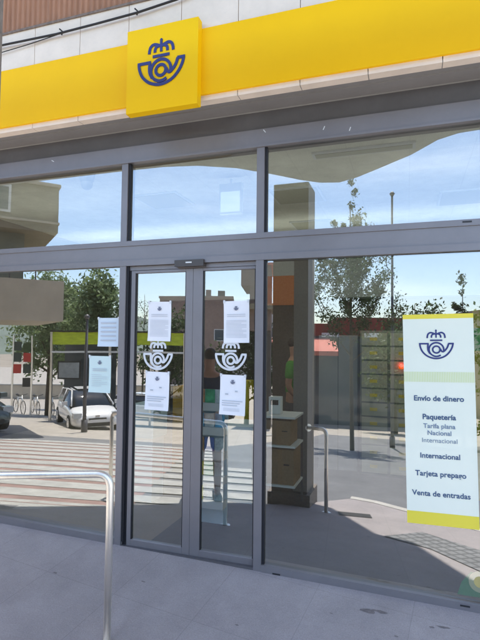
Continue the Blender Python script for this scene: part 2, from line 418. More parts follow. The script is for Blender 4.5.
# ------------------------------------------------------------------ shopfront
sf = empty('glass_shopfront', (0,0,0)); tag(sf, 'grey aluminium shopfront with large reflecting panes and a double sliding door', 'shopfront')
F = M['frame']
box('head_beam', -5.3, 5.3, 0, .12, 3.10, 3.235, F, sf, .003)
box('upper_head_beam', -5.3, 5.3, .018, .12, 3.2355, 3.371, M['frame_dark'], sf, .003)
box('head_lip', -5.3, 5.3, -.012, -.0005, 3.098, 3.112, F, sf)
# transom in three proud strips
bm = bmesh.new()
bx(bm, -5.3, 5.3, .004, .12, 2.267, 2.463); bx(bm, -5.3, 5.3, -.006, .004, 2.425, 2.465); bx(bm, -5.3, 5.3, -.006, .004, 2.265, 2.31); 
link('transom', bm, F, sf, bevel=.0025)
def mull(x0, x1, z0, z1, m=F):
    return box('mullion', x0, x1, -.001, .11, z0, z1, m, sf, .003)
MX = [(-3.06,-3.00),(-1.013,-.957),(.129,.187),(1.625,1.685),(3.2,3.26)]
for a, b in MX:
    mull(a, b, 2.466, 3.0995); mull(a, b, .03 if a < -2 else (.055-.02*a)-.03, 2.2645)
    for z0, z1 in ((2.466,3.0995),(.1,2.2645)):
        box('mullion_gasket', b+.0005, b+.018, .012, .03, z0, z1, M['gasket'], sf)
# sill following the slight cross fall
def sill(x0, x1):
    bm = bmesh.new()
    zs = lambda x: (.015 if x > 1 else .05-.03*x if x > -1 else .08-.012*(x+1)) 
    a0, a1 = gz(x0,0)-.02, gz(x1,0)-.02; t0 = .105-.022*x0*.9 if x0 > -3.2 else .17; t1 = .105-.022*x1*.9
    vs = [bm.verts.new(p) for p in ((x0,-.004,a0),(x1,-.004,a1),(x1,.11,a1),(x0,.11,a0),(x0,-.004,t0),(x1,-.004,t1),(x1,.11,t1),(x0,.11,t0))]
    for f in ((0,3,2,1),(4,5,6,7),(0,1,5,4),(1,2,6,5),(2,3,7,6),(3,0,4,7)): bm.faces.new([vs[i] for i in f])
    return link('sill', bm, F, sf, bevel=.003)
sill(-3.0,-1.0135); sill(.1875,1.6245); sill(1.6855,3.1995); 
box('sill', -5.3, -3.0605, -.004, .11, .03, .17, F, sf)
for a in (.30,1.50): box('drain_slot', a-.028, a+.028, -.0065, -.0045, .052, .062, M['black'], sf)
box('drain_slot', 1.505, 1.56, -.0085, -.0065, 2.444, 2.454, M['black'], sf)
def pane(name, x0, x1, z0, z1, y, m, par):
    bm = bmesh.new(); bx(bm, x0, x1, y, y+.0001, z0, z1)
    bm.free(); bm = bmesh.new()
    bm.faces.new([bm.verts.new(p) for p in ((x0,y,z0),(x1,y,z0),(x1,y,z1),(x0,y,z1))])
    return link(name, bm, m, par)
edges = [-5.29,-3.06,-3.00,-1.013,-.957,.129,.187,1.625,1.685,3.2,3.26,5.29]
for i in range(0, 12, 2): pane('upper_glass_pane', edges[i], edges[i+1], 2.463, 3.10, .030, GLASS, sf)
for a, b in ((-5.29,-3.06),(-3.0,-1.013),(.187,1.625),(1.685,3.2),(3.26,5.29)): pane('lower_glass_pane', a, b, .08, 2.266, .030, GLASS, sf)
# door header and threshold
box('door_track', -.9565, .1285, .028, .11, 2.232, 2.2645, F, sf, .002)
box('threshold', -.9565, .1285, .0, .12, gz(-.4,0)-.03, gz(-.4,0)+.020, M['frame_dark'], sf)
box('jamb_gasket', -.9565, -.925, .03, .06, .06, 2.2315, M['gasket'], sf)
def leaf(x0, x1, label, sl, sr):
    z0, z1 = .058, 2.230
    d = link('sliding_door_leaf', bmesh.new(), F, sf)
    bm = bmesh.new()
    bx(bm, x0, x0+sl, .032, .075, z0, z1); bx(bm, x1-sr, x1, .032, .075, z0, z1)
    bx(bm, x0+sl, x1-sr, .0325, .0745, z0, .118); bx(bm, x0+sl, x1-sr, .0325, .0745, z1-.022, z1)
    bmesh.ops.bevel(bm, geom=bm.edges[:], offset=.002, segments=1, affect='EDGES')
    bm.to_mesh(d.data); bm.free(); d['label'] = label
    g = bmesh.new()
    for a, b, c, e in ((x0+sl, x0+sl+.006, .118, z1-.022), (x1-sr-.006, x1-sr, .118, z1-.022)): bx(g, a, b, .036, .05, c, e)
    link('glazing_gasket', g, M['gasket'], d)
    pane('glass_pane', x0+sl, x1-sr, .118, z1-.022, .052, GLASS_D, d)
    return d
d1 = leaf(-.9245, -.384, 'left sliding door leaf', .036, .060)
d2 = leaf(-.3825, .128, 'right sliding door leaf', .080, .012)
o = emblem('horn_decal', -.684, .051, 1.545, .126, M['vinyl'], d1, w=.13, t=.0015); o['label'] = 'frosted crown and horn emblem on left leaf'
o = emblem('horn_decal', -.076, .051, 1.555, .122, M['vinyl'], d2, w=.13, t=.0015); o['label'] = 'frosted crown and horn emblem on right leaf'
for cx_, cz_, a_ in ((-1.70,3.20,.5),(.185,3.215,.9),(.62,3.18,2.0),(.80,3.15,1.9)):
    bm = bmesh.new(); bx(bm, -.014,.014,-.0008,.0,-.003,.003); bm.transform(Matrix.Translation((cx_,-.0005,cz_)) @ Matrix.Rotation(a_,4,'Y')); link('paint_chip', bm, M['vinyl'], sf)
# sensor
sn = empty('door_sensor', (-.40,.0,2.26)); tag(sn, 'small dark motion sensor above the meeting door leaves', 'sensor')
P(box('sensor_body', -.515, -.275, -.028, .03, 2.238, 2.288, mat('sensor_brown', (.06,.05,.045), .35), sn, .008))
P(box('sensor_lens', -.42, -.37, -.031, -.0285, 2.262, 2.272, M['white'], sn))

# ------------------------------------------------------------------ notices
def notice(x0, x1, z0, z1, y, label, kind, tilt=0., col=None, group='paper notices taped to the glass'):
    cx, cz = (x0+x1)/2, (z0+z1)/2
    e = empty('paper_notice', (cx, y, cz)); e.rotation_euler = (0, tilt, 0)
    tag(e, label, 'notice', group)
    w, h = x1-x0, z1-z0
    bm = bmesh.new()   # slightly curled sheet
    n = 8; rows = []
    for j in range(n+1):
        zz = -h/2+h*j/n
        rows.append([bm.verts.new((-w/2+w*i/6, -.0015-.004*abs(j/n-.5)**3*8-(.003 if i in (0,6) and j in (0,n) else 0), zz)) for i in range(7)])
    for a, b in zip(rows, rows[1:]):
        for i in range(6): bm.faces.new((a[i],a[i+1],b[i+1],b[i]))
    link('sheet', bm, col or M['paper'], e, True)
    bm = bmesh.new(); rnd = random.Random(int(cx*1000+cz*77))
    def line(xa, xb, zz, th): bx(bm, xa, xb, -.0085, -.0078, zz, zz+th)
    if kind == 'letter':
        for k in range(2): line(-w*.36, w*.36, h*(.17-.045*k), .0035)
        zz = h*.03
        while zz > -h*.40:
            line(-w*.40, w*(.40 if rnd.random() < .7 else rnd.uniform(0,.3)), zz, .0022); zz -= .0105
    elif kind == 'info':
        for k in range(3): line(-w*.40, w*(.40-.1*k), h*(-.16-.055*k), .0055)
        bx(bm, -w*.28, -w*.16, -.0085, -.0078, h*.0, h*.035); bx(bm, w*.10, w*.2, -.0085, -.0078, h*.08, h*.115)
        for k in range(3): line(-w*.34, w*.3, h*(-.34-.03*k), .002)
    elif kind == 'hours':
        for k in range(5): line(-w*.36, w*.36, h*(.30-.15*k), .010)
    else:
        for k in range(2): line(-w*.32, w*.32, h*(.14-.05*k), .005)
        for k in range(7): line(-w*.36, w*(.36 if k % 3 else .1), h*(-.02-.05*k), .0022)
    link('printed_lines', bm, M['ink'], e)
    if kind != 'hours':
        emblem('printed_emblem', 0, -.0085, h*.32, .017, M['inkdark'], e, w=.2, t=.0006)
    for sx in (-1,1): box('tape', sx*w*.47-.008, sx*w*.47+.008, -.0095, -.0087, h*.47-.006, h*.5+.008, M['vinyl'], e)
    return e
notice(-.773,-.573,1.668,1.978,.049,'closely typed white notice on the left door leaf above the horn emblem','letter',.01)
notice(-.787,-.580,1.130,1.428,.049,'white notice with three bold lines on the left door leaf below the horn emblem','info',.02)
notice(-.133,.068,1.662,1.974,.049,'closely typed white notice on the right door leaf above the horn emblem','letter',-.015)
notice(-.157,.044,1.128,1.424,.049,'white notice with three bold lines on the right door leaf below the horn emblem','info',.02)
notice(-1.222,-1.022,1.62,1.852,.028,'small pale blue opening hours sheet on the left pane beside the door frame','hours',.0, mat('paper_blue',(.62,.72,.80),.8))
notice(-1.300,-1.092,1.246,1.542,.028,'pale green tinted notice low on the left pane beside the door','notice',.0, mat('paper_green',(.62,.76,.74),.8))

# ------------------------------------------------------------------ poster
ps = empty('service_poster', (1.365,.0245,1.19)); ps.rotation_euler = (0, -.018, 0)
tag(ps, 'tall white and yellow poster listing postal services on the right pane', 'poster')
box('poster_sheet', -.2125,.2125,0,.004,-.674,.674,M['poster'],ps)
box('yellow_stripe', -.2125,.2125,-.0012,-.0002,.645,.674,M['posty'],ps)
bm = bmesh.new(); bx(bm, -.2125,.2125,-.0012,-.0002,-.674,-.595); link('yellow_footer', bm, M['posty'], ps)
bm = bmesh.new()
for i in range(42):
    x_ = -.2125+.0101*i; bx(bm, x_, x_+.0066, -.0012, -.0002, .235, .300)
link('striped_band', bm, M['postl'], ps)
emblem('crown_horn_emblem', -.01, -.001, .465, .103, M['navy'], ps, w=.10, t=.001)
def text(s, x, z, size, m, parent, y=-.002, off=.0, name='printed_text'):
    cu = bpy.data.curves.new('t', 'FONT'); cu.body = s; cu.size = size; cu.align_x = 'CENTER'; cu.align_y = 'CENTER'; cu.extrude = .0004; cu.offset = off
    to = bpy.data.objects.new('t', cu); COL.objects.link(to)
    dg = bpy.context.evaluated_depsgraph_get(); dg.update()
    me = bpy.data.meshes.new_from_object(to.evaluated_get(dg)); bpy.data.objects.remove(to)
    me.transform(Matrix.Translation((x,y,z)) @ Matrix.Rotation(PI/2,4,'X'))
    me.materials.clear(); me.materials.append(m)
    o = bpy.data.objects.new(name, me); COL.objects.link(o); o.parent = parent
    return o
TX = mat('poster_text', (.05,.10,.20), .7); TX2 = mat('poster_text_pale', (.17,.24,.34), .7)
for s, z, sz, m_, of in (('Envío de dinero',.128,.047,TX,.0012),('Paquetería',.010,.047,TX,.0012),('Tarifa plana',-.048,.041,TX2,.0006),('Nacional',-.092,.041,TX2,.0006),('Internacional',-.140,.041,TX2,.0),('Internacional',-.238,.046,TX,.0009),('Tarjeta prepago',-.352,.047,TX,.0009),('Venta de entradas',-.478,.047,TX,.0009)):
    text(s, -.005, z, sz, m_, ps, off=of)
# round sticker low on the glass + side panel poster
sk = empty('floor_sticker', (1.56,.034,.165)); tag(sk, 'green sticker with a pale round disc at the bottom right of the glass', 'sticker')
bm = bmesh.new(); prism(bm, [(-.10,-.06),(.16,-.06),(.16,.05),(-.02,.09),(-.075,.02)], 0, .0008)
bm.transform(Matrix.Rotation(PI/2,4,'X')); link('green_patch', bm, M['green'], sk)
bm = bmesh.new(); bmesh.ops.create_circle(bm, cap_ends=True, radius=.065, segments=32); bm.transform(Matrix.Translation((.03,-.003,.035)) @ Matrix.Rotation(PI/2,4,'X')); link('round_disc', bm, mat('disc_cream',(.62,.60,.35),.7), sk)
bm = bmesh.new(); bmesh.ops.create_circle(bm, cap_ends=True, radius=.035, segments=28); bm.transform(Matrix.Translation((.03,-.0045,.035)) @ Matrix.Rotation(PI/2,4,'X')); link('disc_centre', bm, mat('disc_olive',(.50,.42,.16),.7), sk)
sp = empty('side_banner', (1.98,.9,0)); tag(sp, 'narrow green and mustard banner behind the poster at the right edge', 'banner')
P(box('banner_sheet', 1.66,2.0,.9,.905,.45,1.95, mat('banner_mustard',(.42,.33,.02),.7), sp)); P(box('green_top', 1.66,2.0,.895,.899,1.62,1.80, M['green'], sp)); P(box('pole', 1.82,1.84,.91,.93,.03,1.95, M['steel'], sp))

# ------------------------------------------------------------------ pillar and handrails
pl = empty('entrance_pillar', (-.14,-2.5,gz(-.14,-2.5))); tag(pl, 'dark granite pillar standing at the pavement edge in front of the shop', 'pillar')
P(box('shaft', -.375,.055,-2.72,-2.30,-.25,3.60, M['pillar'], pl, .01))
P(box('base_moulding', -.415,.095,-2.76,-2.26,-.45,-.10, M['pillar'], pl, .012))
def rail(name, pts, label, r=.0215, flange_end=None):
    e = empty(name, pts[0]); tag(e, label, 'handrail')
    bm = bmesh.new(); path = [Vector(pts[0])]
    for i in range(1, len(pts)-1): path += fillet(pts[i-1], pts[i], pts[i+1], .085, 10)
    path.append(Vector(pts[-1]))
    tube(bm, path, r, 20); o = link('rail_tube', bm, M['steel'], e); o.location = -Vector(pts[0])
    for q in (pts[0],) + (() if flange_end else (pts[-1],)):
        bm = bmesh.new(); tube(bm, [(0,0,-.02),(0,0,.012)], .05, 20); o = link('foot_flange', bm, M['steel'], e); o.location = Vector(q)-Vector(pts[0])
    if flange_end:
        d = (Vector(pts[-1])-Vector(pts[-2])).normalized()
        bm = bmesh.new(); tube(bm, [-d*.015, Vector((0,0,0))], .045, 20); o = link('wall_flange', bm, M['steel'], e); o.location = Vector(pts[-1])-Vector(pts[0])
    return e
c = Vector((-.462,-.905,.897))
rail('handrail', [(c.x,c.y,gz(c.x,c.y)), c, (-2.02,-1.41,.85), (-2.02,-1.41,gz(-2.02,-1.41))], 'stainless steel handrail in the left foreground before the glass')
rail('handrail', [(.30,-2.155,gz(.3,-2.155)), (.30,-2.155,.69), (.056,-2.335,.665)], 'short handrail fixed to the granite pillar, seen mirrored in the right pane', flange_end=True)

# ------------------------------------------------------------------ interior
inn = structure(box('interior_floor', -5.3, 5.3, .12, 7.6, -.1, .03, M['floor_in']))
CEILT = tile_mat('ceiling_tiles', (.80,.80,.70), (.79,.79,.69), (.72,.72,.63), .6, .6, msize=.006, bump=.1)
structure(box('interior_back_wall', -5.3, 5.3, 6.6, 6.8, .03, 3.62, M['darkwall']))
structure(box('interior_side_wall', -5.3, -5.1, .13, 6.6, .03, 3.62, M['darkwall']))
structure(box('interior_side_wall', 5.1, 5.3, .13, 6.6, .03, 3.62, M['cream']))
bm = bmesh.new(); bx(bm, -5.3, 5.3, .13, 6.8, 3.62, 3.75); structure(link('interior_ceiling', bm, CEILT))
structure(box('interior_upper_wall', -5.1, 5.1, 6.2, 6.6, 2.55, 3.61, M['panel']))
tag(box('orange_wall_panel', -.75, -.30, 3.4, 3.45, 2.20, 2.62, M['orange']), 'orange sign panel high on the inside wall', 'panel')
box_ = None
cg = 'ceiling lights inside the shop'
for i, (x_, y_, w_, d_, lab) in enumerate(((.75,1.6,.95,.10,'slim ceiling light nearest the right pane'),(-.2,2.9,.6,.6,'square ceiling light behind the pillar reflection'),(-2.0,2.6,.6,.6,'square ceiling light above the left pane'),(1.9,3.6,.6,.6,'square ceiling light deep behind the right pane'),(-.3,4.6,.6,.6,'square ceiling light at the back over the counter'))):
    e = empty('ceiling_light', (x_,y_,3.6)); tag(e, lab, 'ceiling light', cg)
    box('light_frame', -w_/2-.03,w_/2+.03,-d_/2-.03,d_/2+.03,.0,.019, M['white'], e); box('diffuser', -w_/2,w_/2,-d_/2,d_/2,-.006,-.001, M['lit'], e)
for y0, z0, lab in ((.125,3.2,'added fill-light trough along the top of the shop glass, inside'),(2.1,2.70,'added suspended fill-light trough inside, hidden behind the transom'),(4.3,3.12,'added rear suspended fill-light trough inside')):  # hidden troughs, added to brighten the interior ceiling
    e = empty('fill_light_trough', (0,y0,z0)); tag(e, lab, 'added fill light')
    bm = bmesh.new(); bx(bm, -5.0,5.0,0,.15,0,.015); bx(bm, -5.0,5.0,.15 if y0<1 else -.015,.165 if y0<1 else 0,0,.07); link('trough', bm, M['white'], e)
    box('fill_tube', -4.9,4.9,.04,.10,.02,.05, FILL_UP, e)
    if y0 > 1: box('fill_tube_down', -4.9,4.9,.03,.12,-.03,-.002, FILL_DOWN, e)  # added downward fill for the lockers, boxes and rack
# dome camera and hanging lamp
dc = empty('dome_camera', (-1.92,.77,3.62)); tag(dc, 'white dome camera hanging from the ceiling behind the upper left pane', 'camera')
bm = bmesh.new(); tube(bm, [(0,0,-.36),(0,0,-.33),(0,0,-.24),(0,0,-.2),(0,0,0)], [.02,.07,.085,.05,.03], 18); link('housing', bm, M['white'], dc)
bm = bmesh.new(); bmesh.ops.create_uvsphere(bm, u_segments=16, v_segments=10, radius=.06); bm.transform(Matrix.Translation((0,0,-.36))); link('dome', bm, M['white'], dc, True)
hl = empty('hanging_display', (-.8,2.0,3.6)); tag(hl, 'white hanging display box seen through the upper middle pane', 'display')
box('screen_box', -.14,.14,-.03,.03,-.42,-.06, M['white'], hl, .01); box('hanger', -.01,.01,-.01,.01,-.06,0, M['white'], hl)
box('screen', -.12,.12,-.034,-.031,-.40,-.16, mat('screen_lit',(.7,.75,.8),.4,emit=(.8,.9,1),estr=.12), hl)

# lockers
LOCKD = mat('locker_door', (.50,.46,.34), .55, 0, .08, 4)
lk = empty('parcel_lockers', (.6,3.0,.03)); tag(lk, 'dark bank of small parcel lockers with yellow labels behind the right pane', 'lockers')
box('locker_body', 0,1.4,.02,.45,0,1.80, M['locker'], lk)
for cxi in range(4):
    for r_ in range(10):
        x0 = .02+cxi*.345; z0 = .03+r_*.176
        d_ = box('locker_door', x0, x0+.31, .0, .018, z0, z0+.155, LOCKD, lk, .004)
        box('number_label', x0+.10, x0+.19, -.0025, -.0005, z0+.06, z0+.10, M['label'], d_)
bm = bmesh.new(); bmesh.ops.create_uvsphere(bm, u_segments=12, v_segments=8, radius=.022); bm.transform(Matrix.Translation((.50,-.03,1.37))); link('red_lamp', bm, M['lampred'], lk, True)
pt = empty('grey_partition', (.03,3.1,.03)); tag(pt, 'plain grey partition board left of the parcel lockers', 'partition')
box('board', .03,.53,0,.05,0,1.74, mat('board_pale',(.34,.33,.32),.6,0,.05,3), pt, .004); box('seam', .28,.285,-.003,-.0005,0,1.74, M['black'], pt)

# box shelves
sh = empty('box_shelf', (-.03,1.3,.03)); tag(sh, 'white two tier shelf holding cardboard parcel boxes', 'shelf')
for z_ in (.235,.615,.895): box('shelf_board', -.19,.17,.0,.40,z_,z_+.020, M['white'], sh)
for x_ in (-.19,.15): box('post', x_,x_+.02,.38,.40,0,.90, M['frame_dark'], sh)
for i, (z_, h_, w_, lab) in enumerate(((.288,.335,.27,'larger cardboard box on the lower tier of the white shelf'),(.668,.235,.24,'smaller cardboard box on the upper tier of the white shelf'))):
    e = empty('cardboard_box', (-.03+.02*(1-i),1.48,z_)); tag(e, lab, 'box', 'cardboard boxes on the shelf')
    box('carton', -w_/2,w_/2,-.16,.16,0,h_, M['card'], e, .003); box('tape_strip', -.022,.022,-.162,-.1605,0,h_, mat('tape_brown',(.28,.17,.08),.4), e)
    bm = bmesh.new(); bx(bm, .035,.09,-.163,-.1606,h_*.55,h_*.59); link('printed_mark', bm, M['black'], e)
e = empty('card_terminal', (-.09,1.48,.948)); tag(e, 'white card terminal on top of the shelf', 'device')
box('body', -.07,.05,-.05,.05,0,.17, M['white'], e, .008); box('screen', -.05,.03,-.053,-.0505,.09,.14, M['black'], e)
tag(box('interior_column', -.035,.175,2.0,2.2,.031,2.9, mat('column_grey',(.20,.185,.17),.7,0,.08,3)), 'plain grey brown column inside behind the cardboard boxes', 'column')

# brochure rack
rk = empty('brochure_rack', (-.5,.75,.03)); tag(rk, 'white brochure rack with colourful leaflets behind the right door leaf', 'rack')
box('back_panel', -.17,.13,.05,.07,.0,1.20, M['cyan'], rk)
rnd = random.Random(3)
cols = [(.08,.40,.65),(.75,.62,.04),(.10,.45,.2),(.6,.3,.10),(.6,.68,.75),(.12,.2,.5)]
for k in range(5):
    z_ = .16+k*.215
    t_ = box('tray', -.17,.13,-.05,.05,z_,z_+.07, M['white'], rk, .003)
    for j in range(3):
        c_ = rnd.choice(cols); mm = mat('leaflet_%d' % cols.index(c_), c_, .5, 0, .5, 14)
        box('leaflet', -.16+j*.098, -.07+j*.098, -.02,-.012, z_+.06, z_+.19, mm, t_)
tag(box('pale_counter', -.72,-.33,1.42,1.9,.03,.80, M['cyan'], None, .01), 'pale blue grey counter behind the right door leaf', 'counter')
tag(box('yellow_parcel_bin', -.72,-.56,2.0,2.2,.03,1.22, mat('bin_yellow',(.62,.48,.02),.5), None, .015), 'tall yellow bin behind the right door leaf', 'bin')
tag(box('yellow_parcel_bin', -1.62,-1.42,2.2,2.5,.03,1.10, mat('bin_orange',(.55,.30,.03),.5), None, .015), 'tall orange bin behind the left door leaf', 'bin')

# ------------------------------------------------------------------ people
def skin_mesh(name, nodes, edges, m, parent, sub=2, root=0):
    me = bpy.data.meshes.new(name); me.from_pydata([n[0] for n in nodes], edges, []); me.update()
    o = bpy.data.objects.new(name, me); COL.objects.link(o)
    md = o.modifiers.new('s','SKIN'); md.use_smooth_shade = True
    sv = me.skin_vertices[0].data
    for i, n in enumerate(nodes): r = n[1]; sv[i].radius = (r, r) if not isinstance(r, tuple) else r; sv[i].use_root = (i == root)
    ms = o.modifiers.new('u','SUBSURF'); ms.levels = sub; ms.render_levels = sub
    dg = bpy.context.evaluated_depsgraph_get(); dg.update()
    nm = bpy.data.meshes.new_from_object(o.evaluated_get(dg)); bpy.data.objects.remove(o)
    nm.materials.clear(); nm.materials.append(m)
    for p in nm.polygons: p.use_smooth = True
    q = bpy.data.objects.new(name, nm); COL.objects.link(q); q.parent = parent
    return q
def person(loc, rz, label, top, bottom, H=1.7, armfwd=.25):
    k = H/1.7
    e = empty('person', loc, rz); tag(e, label, 'person'); e.scale = (k,k,k)
    J = [((0,0,.95),(.15,.10)),((0,0,1.10),(.13,.09)),((0,-.01,1.28),(.16,.10)),((0,0,1.42),(.10,.07)),((0,-.01,1.49),(.052,.052)),((0,-.025,1.58),(.075,.09)),((0,-.015,1.67),(.065,.085))]
    E_ = [(0,1),(1,2),(2,3),(3,4),(4,5),(5,6)]
    for s in (-1,1):
        b = len(J)
        J += [((s*.17,0,1.40),.055),((s*.225,.02,1.13),.042),((s*.20,-armfwd,1.00),.032),((s*.18,-armfwd-.07,.98),(.036,.018))]
        E_ += [(3,b),(b,b+1),(b+1,b+2),(b+2,b+3)]
        f0 = len(J)
        for q in range(4):
            J += [((s*(.165+.012*q),-armfwd-.13-.004*(2-abs(q-1.5)),.975),.009),((s*(.165+.012*q),-armfwd-.165,.955),.008)]
            E_ += [(b+3,f0+2*q),(f0+2*q,f0+2*q+1)]
        t = len(J); J += [((s*.145,-armfwd-.09,.985),.010),((s*.135,-armfwd-.125,.975),.009)]; E_ += [(b+2,t),(t,t+1)]
        b = len(J)
        J += [((s*.09,0,.88),.085),((s*.10,-.015,.50),.055),((s*.105,.01,.30),.052),((s*.105,.025,.09),.034),((s*.11,-.10,.035),(.038,.028))]
        E_ += [(0,b),(b,b+1),(b+1,b+2),(b+2,b+3),(b+3,b+4)]
    skin_mesh('body', J, E_, M['skin'], e)
    T = [((0,0,.97),(.165,.118)),((0,0,1.10),(.15,.11)),((0,-.01,1.28),(.175,.12)),((0,0,1.41),(.115,.085)),((0,0,1.455),(.07,.065))]; TE = [(0,1),(1,2),(2,3),(3,4)]
    for s in (-1,1):
        b = len(T); T += [((s*.175,0,1.395),.070),((s*.215,.015,1.20),.060)]; TE += [(3,b),(b,b+1)]
    skin_mesh('shirt', T, TE, top, e)
    B = [((0,0,.98),(.16,.115)),((0,0,.90),(.165,.12))]; BE = [(0,1)]
    for s in (-1,1):
        b = len(B); B += [((s*.095,0,.80),.10),((s*.105,-.01,.56),.085)]; BE += [(1,b),(b,b+1)]
    skin_mesh('shorts', B, BE, bottom, e)
    skin_mesh('hair', [((0,.03,1.60),(.075,.07)),((0,.01,1.70),(.078,.09)),((0,-.03,1.73),(.05,.05))], [(0,1),(1,2)], M['hair'], e)
    for s in (-1,1):
        bm = bmesh.new(); bx(bm, s*.11-.042, s*.11+.042, -.17,.07,0,.075); link('shoe', bm, M['shoe'], e, bevel=.018)
        bm = bmesh.new(); bmesh.ops.create_uvsphere(bm, u_segments=8, v_segments=6, radius=.010); bm.transform(Matrix.Translation((s*.03,-.108,1.605))); link('eye', bm, M['black'], e)
        bm = bmesh.new(); bmesh.ops.create_uvsphere(bm, u_segments=8, v_segments=6, radius=.025); bm.transform(Matrix.Translation((s*.078,-.01,1.59)) @ Matrix.Diagonal((.4,.7,1.2,1))); link('ear', bm, M['skin'], e)
    bm = bmesh.new(); tube(bm, [(0,-.105,1.60),(0,-.125,1.572)], [.008,.015], 8); link('nose', bm, M['skin'], e)
    bm = bmesh.new(); bx(bm, -.022,.022,-.114,-.106,1.538,1.545); link('mouth', bm, mat('lips',(.35,.12,.1),.5), e)
    return e
tag(box('crate_stand', -1.5,-1.28,1.08,1.32,.03,.679, M['white']), 'white stand under the pale blue crate', 'stand')
tag(box('pale_crate', -1.52,-1.26,1.05,1.35,.68,1.02, M['cyan'], None, .01), 'pale blue crate on a stand behind the left door leaf', 'crate')
person((-1.02,-1.84,gz(-1.0,-1.84)), -.5, 'passer-by with bare legs and shorts, back turned, mirrored in the right door leaf', M['shirtb'], M['shorts'], 1.72)
person((-.20,2.75,.03), PI/2, 'clerk in a bright green shirt behind the card terminal', M['shirtg'], M['shorts'], 1.66, armfwd=.06)

# ------------------------------------------------------------------ vegetation
def leaves(bm, pts, size, rnd, mi=0):
    for p in pts:
        a = Vector((rnd.gauss(0,1), rnd.gauss(0,1), rnd.gauss(0,1))).normalized(); b = a.orthogonal().normalized()
        b.rotate(Matrix.Rotation(rnd.uniform(0,6.28),3,a)); c_ = a.cross(b)
        s = size*rnd.uniform(.6,1.4)
        f = bm.faces.new([bm.verts.new(Vector(p)+b*s), bm.verts.new(Vector(p)+c_*s*.45), bm.verts.new(Vector(p)-b*s), bm.verts.new(Vector(p)-c_*s*.45)])
        f.material_index = mi
def tree(loc, h, trunk_h, rad, n, mats, label, shape='round', seed=1, lsize=.09, name='tree', branches=9, r0=.12, group=None, upsweep=.6, sparse=False):
    rnd = random.Random(seed)
    e = empty(name, loc); tag(e, label, 'tree', group)
    bm = bmesh.new(); lean = rnd.uniform(-.1,.1)
    top = Vector((lean, 0, h*.93))
    tube(bm, [(0,0,-.1),(lean*.3,.02,trunk_h*.5),(lean*.5,0,trunk_h),(lean*.8,.03,h*.6),top], [r0,r0*.85,r0*.7,r0*.4,.012], 8)
    tips = []
    for i in range(branches):
        t = i/(branches-1) if branches > 1 else 0
        z0 = trunk_h*.85+(h*.80-trunk_h*.85)*t
        ang = i*2.4+rnd.uniform(-.3,.3)
        reach = rad*(1-.55*t if shape != 'column' else 1.15-1.0*t)*rnd.uniform(.75,1.15)
        d = Vector((math.cos(ang), math.sin(ang), 0))
        p0 = Vector((lean*.6, 0, z0)); p1 = p0+d*reach*.5+Vector((0,0,reach*upsweep*.6)); p2 = p0+d*reach+Vector((0,0,reach*upsweep*1.5))
        tube(bm, [p0,p1,p2], [r0*.35,r0*.2,.008], 6)
        tips += [p0.lerp(p1,.7), p1, p1.lerp(p2,.5), p2]
        for q in range(3):
            s0 = p1.lerp(p2, rnd.random()); s1 = s0+Vector((rnd.gauss(0,.35),rnd.gauss(0,.35),rnd.uniform(.1,.7)))*rad*.45
            tube(bm, [s0,s1], [.014,.004], 5); tips.append(s1)
    link('trunk', bm, M['bark'], e)
    bm = bmesh.new(); pts = []
    cl = [(t_, rnd.uniform(.12,.34)*rad) for t_ in tips]
    if shape == 'column':
        cl = [(t_, rnd.uniform(.12,.30)*rad*(1.15-.8*min(1,t_.z/h))) for t_ in tips]
        cl += [(Vector((rnd.gauss(0,.05), rnd.gauss(0,.05), h*q)), .10) for q in (.8,.86,.91,.96,1.0,1.03)]
    if not sparse:
        for _ in range(branches*2):
            a = rnd.uniform(0,6.28); u_ = rnd.random(); z_ = trunk_h+(h-trunk_h)*u_
            rr = rad*(math.sin(PI*min(1,.15+.85*u_))**.6)*rnd.uniform(.3,.95) if shape != 'cone' else rad*(1-u_)*rnd.uniform(.3,1)
            cl.append((Vector((rr*math.cos(a), rr*math.sin(a), z_)), rnd.uniform(.14,.3)*rad))
    for _ in range(n):
        c_, r_ = rnd.choice(cl)
        pts.append(Vector(c_)+Vector((rnd.gauss(0,r_*.55), rnd.gauss(0,r_*.55), rnd.gauss(0,r_*.6))))
    h1 = int(n*.6)
    leaves(bm, pts[:h1], lsize, rnd, 0); leaves(bm, pts[h1:], lsize, rnd, 1)
    link('crown', bm, mats, e)
    return e
for nm_ in ('leafd','leafg','leafl','leaf_sunlit'):
    m_ = MATS.get({'leafd':'leaf_dark','leafg':'leaf_green','leafl':'leaf_pale'}.get(nm_, nm_)) or mat('leaf_sunlit', (.26,.33,.16), .6, 0, .25, 3)
    nt_ = m_.node_tree; pb_ = nt_.nodes['Principled BSDF']; out_ = nt_.nodes['Material Output']
    tr_ = nt_.nodes.new('ShaderNodeBsdfTranslucent'); mx_ = nt_.nodes.new('ShaderNodeMixShader'); mx_.inputs[0].default_value = .4
    src_ = pb_.inputs['Base Color'].links[0].from_socket
    nt_.links.new(src_, tr_.inputs[0]); nt_.links.new(pb_.outputs[0], mx_.inputs[1]); nt_.links.new(tr_.outputs[0], mx_.inputs[2]); nt_.links.new(mx_.outputs[0], out_.inputs[0])
def g3(x, y): return (x, y, gz(x,y))
LD = [M['leafd'], M['leafg']]; LG = [M['leafg'], M['leafl']]; LP = [M['leafl'], mat('leaf_sunlit', (.26,.33,.16), .6, 0, .25, 3)]
tree(g3(-.31,-10.7), 7.6, 2.9, 1.3, 15000, LD, 'tall feathery dark tree reflected in the middle of the right pane', 'column', 3, .042, 'street_tree', 22, .065, upsweep=.75, sparse=True)
tree(g3(1.5,-16), 5.6, 2.0, 1.3, 3000, LD, 'thin drooping tree beside the tall dark tree', 'round', 8, .08, 'street_tree', 9, .08, upsweep=.35, sparse=True)
